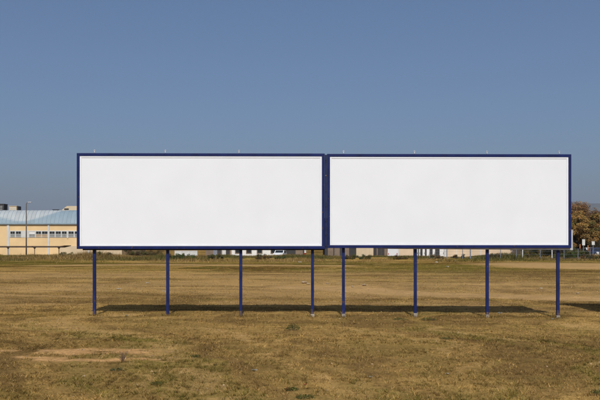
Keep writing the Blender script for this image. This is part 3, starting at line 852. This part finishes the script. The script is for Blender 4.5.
# fence along the far side of the field
FND = 131.0
fposts = [(429.7, 0), (447, 0), (462.6, 0), (470.4, 1), (486, 0), (500.6, 0), (516.4, 0), (522.6, 2), (540.2, 0), (552, 2), (564, 0), (578, 0), (590, 0), (603, 0)]
fox = px(516, FND)
fen = empty('wire_fence', (fox, FND, 0)); tag(fen, 'wire fence on grey posts along the bank in front of the beige shed', 'fence')
for p, k in fposts:
    x = px(p, FND); z = gz(x, FND)
    h = pz(248.6 if k != 1 else 248.0, FND)
    w = (.055, .10, .075)[k]
    MB().tube([(x - fox, 0, z - .3), (x - fox, 0, h)], w, 6).build('post', M['white_paint'] if k == 2 else M['fence_post'], fen)
xa, xb = px(429.7, FND) - fox, px(603, FND) - fox
for zz in (.5, 1.0, 1.5, 1.9):
    MB().tube([(xa, -.06, zz), (xb, -.06, zz)], .008, 4).build('wire', M['fence_post'], fen)

# ------------------------------------------------------------------ trees
BR = [(0.320, 0.190, 0.058), (0.260, 0.150, 0.048), (0.360, 0.220, 0.068), (0.210, 0.130, 0.045), (0.190, 0.145, 0.045)]
BR2 = [(0.230, 0.130, 0.062), (0.190, 0.112, 0.056), (0.260, 0.150, 0.066)]
DK = [(0.045, 0.048, 0.018), (0.060, 0.050, 0.022), (0.035, 0.040, 0.016)]
TG = 'autumn trees at the right'
make_tree('autumn_tree', px(578, 145), 145, 8.7, 1.15, BR, 101, 'golden brown autumn tree directly beside the right billboard edge', TG, n_leaf=260)
make_tree('autumn_tree', px(594, 149), 149, 8.2, 1.2, BR, 102, 'golden brown autumn tree at the right edge of the picture', TG, n_leaf=260)
make_tree('autumn_tree', px(580, 162), 162, 11.5, 1.25, BR2, 103, 'taller dull brown tree rising behind the golden ones', TG, n_leaf=150)
make_tree('autumn_tree', px(552, 150), 150, 8.2, 1.0, BR, 104, 'brown tree mostly hidden behind the right end of the billboard', TG, n_leaf=200)
make_tree('autumn_tree', px(612, 152), 152, 8.0, 1.0, BR, 105, 'brown tree reaching in from beyond the right edge', TG, n_leaf=200)
make_tree('dark_tree', px(533, 147), 147, 6.5, 1.2, DK, 106, 'dark evergreen tree behind the fence, right of the beige shed', TG, n_leaf=200)

# ------------------------------------------------------------------ shrubs on the bank and under the trees
def shrub(x, y, w, h, cols, seed, label, group, n=2600, leaf=0.11, name='shrub', d_scale=True):
    r = random.Random(seed)
    if d_scale and y < 141: h *= .82
    n = int(620 * w * h)
    z = gz(x, y)
    o = empty(name, (x, y, z)); tag(o, label, 'shrub', group)
    st = MB(); cs = []
    for k in range(7):
        a = r.uniform(0, 6.28); q = r.random() ** .5
        tip = Vector((math.cos(a) * w * .42 * q, math.sin(a) * w * .3 * q, h * r.uniform(.30, .72)))
        st.tube([(tip.x * .15, tip.y * .15, -.1), (tip.x * .6, tip.y * .6, tip.z * .55), tuple(tip)], [.035, .025, .01], 5)
        cs.append(tuple(tip))
    st.build('stems', M['bark'], o)
    for k in range(12): cs.append((r.uniform(-.4, .4) * w, r.uniform(-.25, .25) * w, h * r.uniform(.10, .42)))
    V, Cc = leaf_cloud(cs, [h * r.uniform(.2, .36) for _ in cs], [n // len(cs)] * len(cs), leaf, [tuple(q * r.uniform(.7, 1.25) for q in r.choice(cols)) for _ in cs], seed=seed, flat=.8)
    V[:, 2] = np.maximum(V[:, 2], -.05)
    fast_mesh('leaves', V, 4, M['weed_leaf'], Cc, o)
GRN = [(0.085, 0.088, 0.024), (0.105, 0.095, 0.028), (0.065, 0.074, 0.022)]
MIX = [(0.110, 0.085, 0.032), (0.080, 0.072, 0.024), (0.140, 0.095, 0.035)]
SG = 'shrubs along the bank'
for p, d, w, h, c, lab in (
    (104, 134, 3.2, 1.3, GRN, 'dark green shrub on the bank right of the leftmost billboard post'),
    (66, 135, 3.0, 1.1, GRN, 'green shrub on the bank below the end of the carport'),
    (134, 138, 4.2, 1.9, MIX, 'broad brownish shrub on the bank between the two leftmost posts'),
    (153, 139, 4.0, 2.0, MIX, 'brownish shrub on the bank just left of the second post'),
    (176, 133, 3.2, 1.25, GRN, 'green shrub on the bank before the left end of the pale wall'),
    (187, 133, 3.4, 1.3, GRN, 'green shrub on the bank before the right end of the pale wall'),
    (216, 133, 3.8, 1.2, GRN, 'dark green shrub on the bank before the brown house'),
    (262, 132, 3.6, 1.2, MIX, 'brown shrub on the bank before the white house'),
    (281, 132, 2.6, 1.0, GRN, 'small green shrub on the bank below the white car'),
    (362, 132, 3.4, 1.1, GRN, 'green shrub on the bank before the cream shed'),
    (349, 132, 2.6, 1.1, GRN, 'green shrub on the bank before the right end of the dark barn'),
    (400, 131, 3.2, 1.0, MIX, 'brown shrub on the bank before the small beige shed'),
    (436, 131, 3.0, 1.1, MIX, 'brown shrub on the bank before the white doors'),
    (458, 131.8, 3.0, 0.95, MIX, 'brownish shrub at the fence before the left end of the beige shed'),
    (497, 132, 3.0, 1.2, MIX, 'brown shrub at the fence before the beige shed, right of the third post'),
    (533, 132.5, 3.6, 1.6, MIX, 'brown shrub at the fence just right of its first white post'),
    (559, 133, 3.4, 1.6, GRN, 'olive shrub at the fence beneath the right end of the billboard'),
    (573, 132.5, 3.2, 1.9, GRN, 'olive shrub at the fence beside the right billboard corner'),
    (576.5, 135, 3.0, 2.6, GRN, 'tall olive shrub between the billboard corner and the orange posts'),
    (586.5, 135.5, 2.2, 1.7, DK, 'dark shrub just left of the half hidden white car'),
    (603, 141, 5.0, 3.0, DK, 'dark tall shrub behind the blue car at the right edge'),
    (590, 150, 7.0, 3.6, DK, 'dark wide shrub under the autumn trees behind the white car'),
    (575, 151, 7.0, 3.6, DK, 'dark wide shrub under the autumn tree nearest the billboard'),
    (560, 140, 6.5, 3.6, DK, 'dark wide shrub under the half hidden brown tree'),
    (541, 139, 6.5, 3.6, DK, 'dark shrub behind the fence between its two white posts'),
    (586, 131.5, 3.2, 1.2, MIX, 'brown shrub before the tall white board at the right'),
    (597, 131, 3.4, 1.2, MIX, 'brown shrub before the dark blue car at the right edge')):
    shrub(px(p, d), d, w, h, c, int(p * 7), lab, SG)

# ------------------------------------------------------------------ weeds covering the bank (nobody could count them)
def blades(x, y, h, w, lean, colr, seg=1, seed=0):
    r = np.random.default_rng(seed); n = len(x)
    z = ground_z(x, y) - 0.01
    a = r.random(n) * 2 * np.pi
    la = r.random(n) * 2 * np.pi
    base = np.stack([x, y, z], 1)
    side = np.stack([np.cos(a), np.sin(a), 0 * a], 1) * (w * .5)[:, None]
    ld = np.stack([np.cos(la), np.sin(la), 0 * a], 1)
    tip = base + ld * (h * lean)[:, None]; tip[:, 2] += h
    if seg == 1:
        V = np.stack([base - side, base + side, tip], 1).reshape(-1, 3)
        return V, np.repeat(colr, 3, axis=0), 3
    mid = base + ld * (h * lean * .3)[:, None]; mid[:, 2] += h * .62
    V = np.stack([base - side, base + side, mid + side * .7, tip, mid - side * .7], 1).reshape(-1, 3)
    return V, np.repeat(colr, 5, axis=0), 5

n = 130000
wx = rng.uniform(-75, 70, n); wy = 138 + rng.normal(size=n) * 6.5
dens = fbm(wx * .12, wy * .12, 77, 3)
k_ = dens > 0.36
wx, wy, dens = wx[k_], wy[k_], dens[k_]
gmix = sstep(.48, .66, fbm(wx * .09, wy * .2, 79, 3))[:, None]
cc0 = np.array((0.250, 0.165, 0.060)) * (1 - gmix) + np.array((0.105, 0.094, 0.028)) * gmix
cc0 = cc0 * (0.6 + 0.8 * rng.random((len(wx), 1)))
hh = (0.25 + 1.1 * np.clip(dens - .36, 0, 1) * 2) * rng.uniform(.5, 1.1, len(wx)) * np.where(wx < -22, 1.1, .58)
V, Cc, k3 = blades(wx, wy, hh, np.full(len(wx), .07), np.full(len(wx), .7), cc0, 1, 5)
tag(fast_mesh('bank_weeds', V, k3, M['grass_blade'], Cc), 'tall dry weeds covering the bank at the far end of the field', 'weeds', kind='stuff')

# ------------------------------------------------------------------ dry grass over the field
def field_points(n, d0, d1, power, seed):
    r = np.random.default_rng(seed)
    u = r.random(n)
    e = 2 - power
    d = (d0 ** e + u * (d1 ** e - d0 ** e)) ** (1 / e)
    half = 0.39 * d + 1.5
    x = (r.random(n) * 2 - 1) * half
    return x, d
def grass(name, n, d0, d1, power, h0, h1, w0, seg, seed, label):
    x, y = field_points(n, d0, d1, power, seed)
    r = np.random.default_rng(seed + 1)
    # gather the blades into tufts
    cell = 0.16
    tx = (np.floor(x / cell) + hash2(np.floor(x / cell), np.floor(y / cell), 5)) * cell
    ty = (np.floor(y / cell) + hash2(np.floor(x / cell), np.floor(y / cell), 6)) * cell
    pull = r.random(n) * .75
    x = x + (tx - x) * pull; y = y + (ty - y) * pull
    c, dirt, green, tone = cover_color(x, y)
    clump = hash2(np.floor(x / cell), np.floor(y / cell), 8)
    keep = r.random(n) > np.clip(dirt * 1.3, 0, .995)
    keep &= r.random(n) < sstep(.18, .62, fbm(x * 1.5, y * 1.5, 91, 3))
    x, y, c, green, tone, clump = x[keep], y[keep], c[keep], green[keep], tone[keep], clump[keep]
    n = len(x)
    straw = np.array((0.52, 0.335, 0.115)); brown = np.array((.120, .074, .020))
    t = r.random((n, 1))
    cc = c * (.75 + .5 * t)
    m = (r.random((n, 1)) < .34 * (1 - green[:, None])) 
    cc = np.where(m, straw * (.6 + .6 * t), cc)
    m2 = r.random((n, 1)) < .24
    cc = np.where(m2, brown * (.6 + .7 * t), cc)
    m3 = r.random((n, 1)) < (.04 + .5 * green[:, None])
    cc = np.where(m3, np.array((.112, .108, .017)) * (.6 + .8 * t), cc)
    bri = (.62 + .55 * hash2(np.floor(x / cell), np.floor(y / cell), 12)) * (.55 + .9 * fbm(x * 2.2, y * 2.2, 95, 3))
    cc = cc * bri[:, None]
    h = (h0 + (h1 - h0) * r.random(n) ** 1.7) * (.55 + .8 * clump) * (.8 + .35 * green)
    w = w0 * (1 + .5 * r.random(n)) * np.clip(y / 16, 1, 4) ** .7
    V, C3, k = blades(x, y, h, w, .4 + 1.3 * r.random(n), cc, seg, seed + 2)
    o = fast_mesh(name, V, k, M['grass_blade'], C3)
    tag(o, label, 'grass', kind='stuff')
grass('dry_grass', 700000, 9.5, 22, 1.4, .018, .085, .0075, 1, 201, 'short dry straw coloured grass in the foreground')
grass('dry_grass', 520000, 20, 48, 1.6, .02, .075, .008, 1, 301, 'short dry grass round the feet of the billboards')
grass('dry_grass', 160000, 46, 128, 1.9, .03, .085, .012, 1, 401, 'brown dry grass over the far half of the field')

r = np.random.default_rng(77)
fxs, fys = [], []
for xp in left_posts + right_posts:
    k = 260
    a = r.random(k) * 2 * np.pi; q = .05 + np.abs(r.normal(size=k)) * .16
    fxs.append(xp + np.cos(a) * q); fys.append(board_y(xp) + .235 + np.sin(a) * q * .8)
fxs = np.concatenate(fxs); fys = np.concatenate(fys); n = len(fxs)
pal = np.array(((.45, .29, .10), (.12, .075, .02), (.10, .095, .018), (.30, .19, .06)))
cc = pal[r.integers(0, 4, n)] * r.uniform(.6, 1.2, (n, 1))
V, C3, k3 = blades(fxs, fys, r.uniform(.03, .15, n) * np.where(r.random(n) < .3, 1.3, .8), np.full(n, .012), r.uniform(.2, .9, n), cc, 1, 78)
tag(fast_mesh('foot_grass', V, k3, M['grass_blade'], C3), 'longer uncut grass round the feet of the posts', 'grass', kind='stuff')
n = 26000
x, y = field_points(n, 11, 60, 1.5, 88)
dirt, green, tone, patch = cover(x, y)
k_ = r.random(n) < np.clip(dirt - .25, 0.01, 1) * .9
x, y = x[k_], y[k_]; n = len(x)
sz = .008 + .022 * r.random(n) ** 3
oc = np.array(((1, 0, 0), (0, 1, 0), (-1, 0, 0), (0, -1, 0), (0, 0, .7), (0, 0, -.7)), float)
tri = np.array(((0, 1, 4), (1, 2, 4), (2, 3, 4), (3, 0, 4), (1, 0, 5), (2, 1, 5), (3, 2, 5), (0, 3, 5)))
pv_ = oc[None] * sz[:, None, None] * r.uniform(.6, 1.4, (n, 6, 1))
pv_ = pv_ + np.stack([x, y, ground_z(x, y) + sz * .2], 1)[:, None]
V = pv_[:, tri].reshape(-1, 3)
cc = np.array((.36, .25, .14)) * r.uniform(.5, 1.5, (n, 1))
tag(fast_mesh('pebbles', V, 3, M['grass_blade'], np.repeat(cc, 24, axis=0)), 'pebbles and crumbs of earth on the bare ground', 'pebbles', kind='stuff')

# ------------------------------------------------------------------ single weeds, stones and litter
def weed(p, row, w, h, n, seed, label, cols=((.078, .080, .016), (.105, .096, .020), (.060, .064, .013))):
    d = gd(row); x = px(p, d); z = gz(x, d)
    r = np.random.default_rng(seed)
    o = empty('weed_clump', (x, d, z)); tag(o, label, 'weed', 'green weeds in the field')
    a = r.random(n) * 2 * np.pi; rad = r.random(n) ** .6 * w * .5
    hgt = h * (1 - (rad / (w * .55)) ** 2) * r.uniform(.4, 1.1, n)
    b0 = np.stack([rad * np.cos(a) * .5, rad * np.sin(a) * .5, 0 * a - .01], 1)
    t0 = np.stack([rad * np.cos(a), rad * np.sin(a), hgt], 1)
    ll = r.uniform(.03, .06, n)[:, None]; dr = r.normal(size=(n, 3)); dr[:, 2] = np.abs(dr[:, 2]) * .5; dr /= np.linalg.norm(dr, axis=1)[:, None]
    sd = np.cross(dr, r.normal(size=(n, 3))); sd /= np.linalg.norm(sd, axis=1)[:, None]
    V = np.stack([t0, t0 + dr * ll * .5 + sd * ll * .13, t0 + dr * ll, t0 + dr * ll * .5 - sd * ll * .13], 1).reshape(-1, 3)
    cs = np.array(cols)[r.integers(0, len(cols), n)] * r.uniform(.6, 1.4, (n, 1))
    fast_mesh('leaves', V, 4, M['weed_leaf'], np.repeat(cs, 4, axis=0), o)
    st = MB()
    for k in range(min(24, n)):
        st.tube([tuple(b0[k]), tuple((b0[k] + t0[k]) / 2 + np.array((0, 0, .01))), tuple(t0[k])], .003, 4)
    st.build('stems', M['bark'], o)
weed(293, 331, .42, .17, 420, 1, 'bushy bright green weed in the middle foreground, largest in the field')
weed(292, 391.5, .22, .035, 160, 2, 'low green weed beside the red scraps at the bottom', )
weed(446, 338.5, .35, .03, 110, 3, 'flat green weed right of the middle, in line with the second right post')
weed(305, 398.5, .30, .035, 200, 4, 'green weed tuft at the very bottom, right of the red scraps')
weed(598, 393, .26, .06, 200, 5, 'dark green weed at the lower right edge')
weed(157, 386, .24, .03, 120, 6, 'small green weed at lower left below the bare earth')
weed(118, 371, .30, .03, 120, 7, 'flat green weed below the bare earth patch at left', ((.065, .070, .022), (.05, .06, .02)))
weed(400, 319.5, .5, .07, 200, 8, 'low green patch left of the second right post foot')
weed(428, 319, .6, .07, 240, 9, 'low green patch right of the second right post foot')
weed(195, 357.5, .26, .03, 100, 10, 'small dark weed right of the bare earth patches')
# leafless reddish twig bush on the bare earth
d = gd(362.5); x = px(123, d)
tw = empty('twig_bush', (x, d, gz(x, d))); tag(tw, 'leafless reddish twig bush on the bare earth at left', 'bush')
r_ = random.Random(5)
for k in range(16):
    m = MB(); a = r_.uniform(0, 6.28); rr_ = r_.uniform(.05, .24); hz_ = r_.uniform(.10, .22)
    p1 = (math.cos(a) * rr_ * .4, math.sin(a) * rr_ * .4, hz_ * .55); p2 = (math.cos(a) * rr_, math.sin(a) * rr_, hz_)
    m.tube([(0, 0, -.02), p1, p2], [.005, .004, .002], 5)
    m.tube([p1, (p1[0] + r_.uniform(-.07, .07), p1[1] + r_.uniform(-.07, .07), hz_ * .95)], [.003, .0015], 4)
    m.build('twig', M['rust'], tw)

def lump(p, row, sx, sy, sz, mat, seed, name, label, cat, group, flat=False):
    import bmesh
    d = gd(row); x = px(p, d); z = gz(x, d)
    r = random.Random(seed)
    bm = bmesh.new(); bmesh.ops.create_icosphere(bm, subdivisions=2, radius=.5)
    ph = [r.uniform(0, 6.28) for _ in range(6)]
    for v in bm.verts:
        q = 1 + .18 * math.sin(5 * v.co.x + ph[0]) + .16 * math.sin(6 * v.co.y + ph[1]) + .14 * math.sin(7 * v.co.z + ph[2]) + r.uniform(-.07, .07)
        v.co = Vector((v.co.x * q * sx, v.co.y * q * sy, v.co.z * q * sz))
    me = bpy.data.meshes.new(name); bm.to_mesh(me); bm.free(); me.materials.append(mat)
    o = bpy.data.objects.new(name, me); col.objects.link(o)
    o.location = (x, d, z + sz * .32); o.rotation_euler = (0, 0, r.uniform(0, 3))
    tag(o, label, cat, group)
def scrap(p, row, w, l, mat, seed, label):
    """a crumpled sheet lying in the grass"""
    w *= .72; l *= .72
    d = gd(row); x = px(p, d); z = gz(x, d)
    r = np.random.default_rng(seed); n = 7
    u, v = np.meshgrid(np.linspace(-.5, .5, n), np.linspace(-.5, .5, n))
    zz = .24 * w * r.random((n, n)) + .10 * w * np.abs(u)
    m = MB()
    m.v = [(float(a * w * (1 + .2 * math.sin(9 * b))), float(b * l * (1 + .15 * math.sin(7 * a + seed))), float(c + .02)) for a, b, c in zip(u.ravel(), v.ravel(), zz.ravel())]
    m.v += [(p_[0], p_[1], p_[2] - .004) for p_ in m.v]
    for j in range(n - 1):
        for i in range(n - 1):
            q = j * n + i
            m.f.append((q, q + 1, q + n + 1, q + n)); q += n * n
            m.f.append((q, q + n, q + n + 1, q + 1))
    o = m.build('litter_scrap', mat, None, (x, d, z)); o.rotation_euler = (0, 0, random.uniform(0, 3))
    tag(o, label, 'litter', 'litter in the grass')
scrap(118.6, 290.5, .26, .24, M['litter_white'], 1, 'white paper scrap in the field right of the leftmost post')
scrap(147.5, 284.3, .20, .2, M['litter_white'], 2, 'pale paper scrap behind the board between the two leftmost posts')
scrap(163.8, 292.4, .18, .2, M['litter_white'], 3, 'small pale scrap just left of the second post')
scrap(126.5, 317.3, .20, .14, M['litter_grey'], 4, 'flat grey sheet of litter in front of the shadow at left')
scrap(254.5, 372, .11, .10, M['litter_grey'], 5, 'grey crumpled sheet in the foreground left of the red scraps')
scrap(370.5, 377.5, .08, .07, M['litter_grey'], 6, 'grey crumpled sheet in the foreground right of the red scraps')
scrap(288, 391, .15, .08, M['litter_red'], 7, 'red plastic scrap at the bottom, left of the low green weed')
scrap(305, 385.5, .07, .05, M['litter_red'], 8, 'tiny red scrap at the bottom, above the other red one')
scrap(205.5, 258.2, 1.6, .8, M['litter_white'], 16, 'long pale sheet on the bank before the brown house')
scrap(447.5, 374, .07, .07, M['litter_white'], 9, 'small white scrap in the right foreground')
scrap(540.5, 287.5, .22, .2, M['litter_white'], 10, 'white scrap in the field left of the rightmost post')
scrap(436.5, 262.8, .7, .5, M['litter_white'], 11, 'white sheet on the far grass below the white doors')
scrap(447.2, 267.2, .5, .4, M['litter_white'], 12, 'white sheet on the far grass near the fence')
scrap(299.5, 262.6, .6, .5, M['litter_white'], 13, 'white sheet at the foot of the bank below the dark garage')
scrap(553, 318, .18, .12, M['litter_grey'], 14, 'grey scrap at the foot of the rightmost post')
scrap(499.5, 313.2, .3, .14, M['litter_grey'], 15, 'grey scrap at the edge of the shadow right of the third right post')
for k, (p, row, s, lab) in enumerate(((304.5, 284.8, .5, 'large tan stone left of the fourth post of the left board'), (308.5, 285.2, .3, 'small tan stone touching the large one by the fourth post'),
        (327.5, 284.8, .32, 'tan stone between the inner posts, left of the other one'), (338.5, 285.0, .30, 'tan stone between the inner posts, close to the first right post'),
        (577.5, 292.5, .24, 'pale stone on the field right of the rightmost post'), (364, 287.8, .35, 'earth clod beside the track right of the first right post'), (352.5, 288, .3, 'earth clod beside the track close to the first right post'),
        (84, 377, .09, 'small stone in the left foreground grass'), (340, 318.6, .1, 'small stone at the foot of the first right post'))):
    lump(p, row, s * .75, s * .6, s * .36, M['stone'], 40 + k, 'stone', lab, 'stone', 'stones in the field')

# ------------------------------------------------------------------ far hills
def hills(name, x0, x1, y0, depth, prof, seed):
    nxh, nyh = 120, 24
    X, Y = np.meshgrid(np.linspace(x0, x1, nxh), np.linspace(y0, y0 + depth, nyh))
    t = (Y - y0) / depth
    H = np.interp(X, [p[0] for p in prof], [p[1] for p in prof]) * (.75 + .5 * fbm(X / 900, Y / 900, seed, 4))
    Z = H * np.sin(np.pi * np.clip(t, 0, 1)) ** .8 * (1 - .0 * t) - 5
    vs = np.stack([X.ravel(), Y.ravel(), Z.ravel()], 1)
    fs = []
    for j in range(nyh - 1):
        for i in range(nxh - 1):
            q = j * nxh + i; fs.append((q, q + 1, q + nxh + 1, q + nxh))
    me = bpy.data.meshes.new(name); me.from_pydata([tuple(v) for v in vs], [], fs)
    me.polygons.foreach_set('use_smooth', [True] * len(me.polygons)); me.materials.append(M['hill'])
    o = bpy.data.objects.new(name, me); col.objects.link(o); tag(o, kind='structure')
hills('hills', 800, 9000, 8500, 3500, [(800, 0), (1800, 250), (2600, 430), (3200, 530), (4200, 510), (5600, 600), (7600, 420), (9000, 0)], 131)

# ------------------------------------------------------------------ haze over the plain
hm = bpy.data.materials.new('haze'); hm.use_nodes = True
nt = hm.node_tree; nt.nodes.clear()
out = nt.nodes.new('ShaderNodeOutputMaterial'); pv = nt.nodes.new('ShaderNodeVolumePrincipled')
pv.inputs['Color'].default_value = (0.80, 0.86, 1.0, 1); pv.inputs['Density'].default_value = 7e-5; pv.inputs['Anisotropy'].default_value = 0.2
nt.links.new(pv.outputs[0], out.inputs['Volume'])
hz_o = MB().box(-21000, 21000, -300, 22000, -8, 720).build('haze', hm)
tag(hz_o, 'thin pale haze over the whole plain', 'haze', kind='stuff')
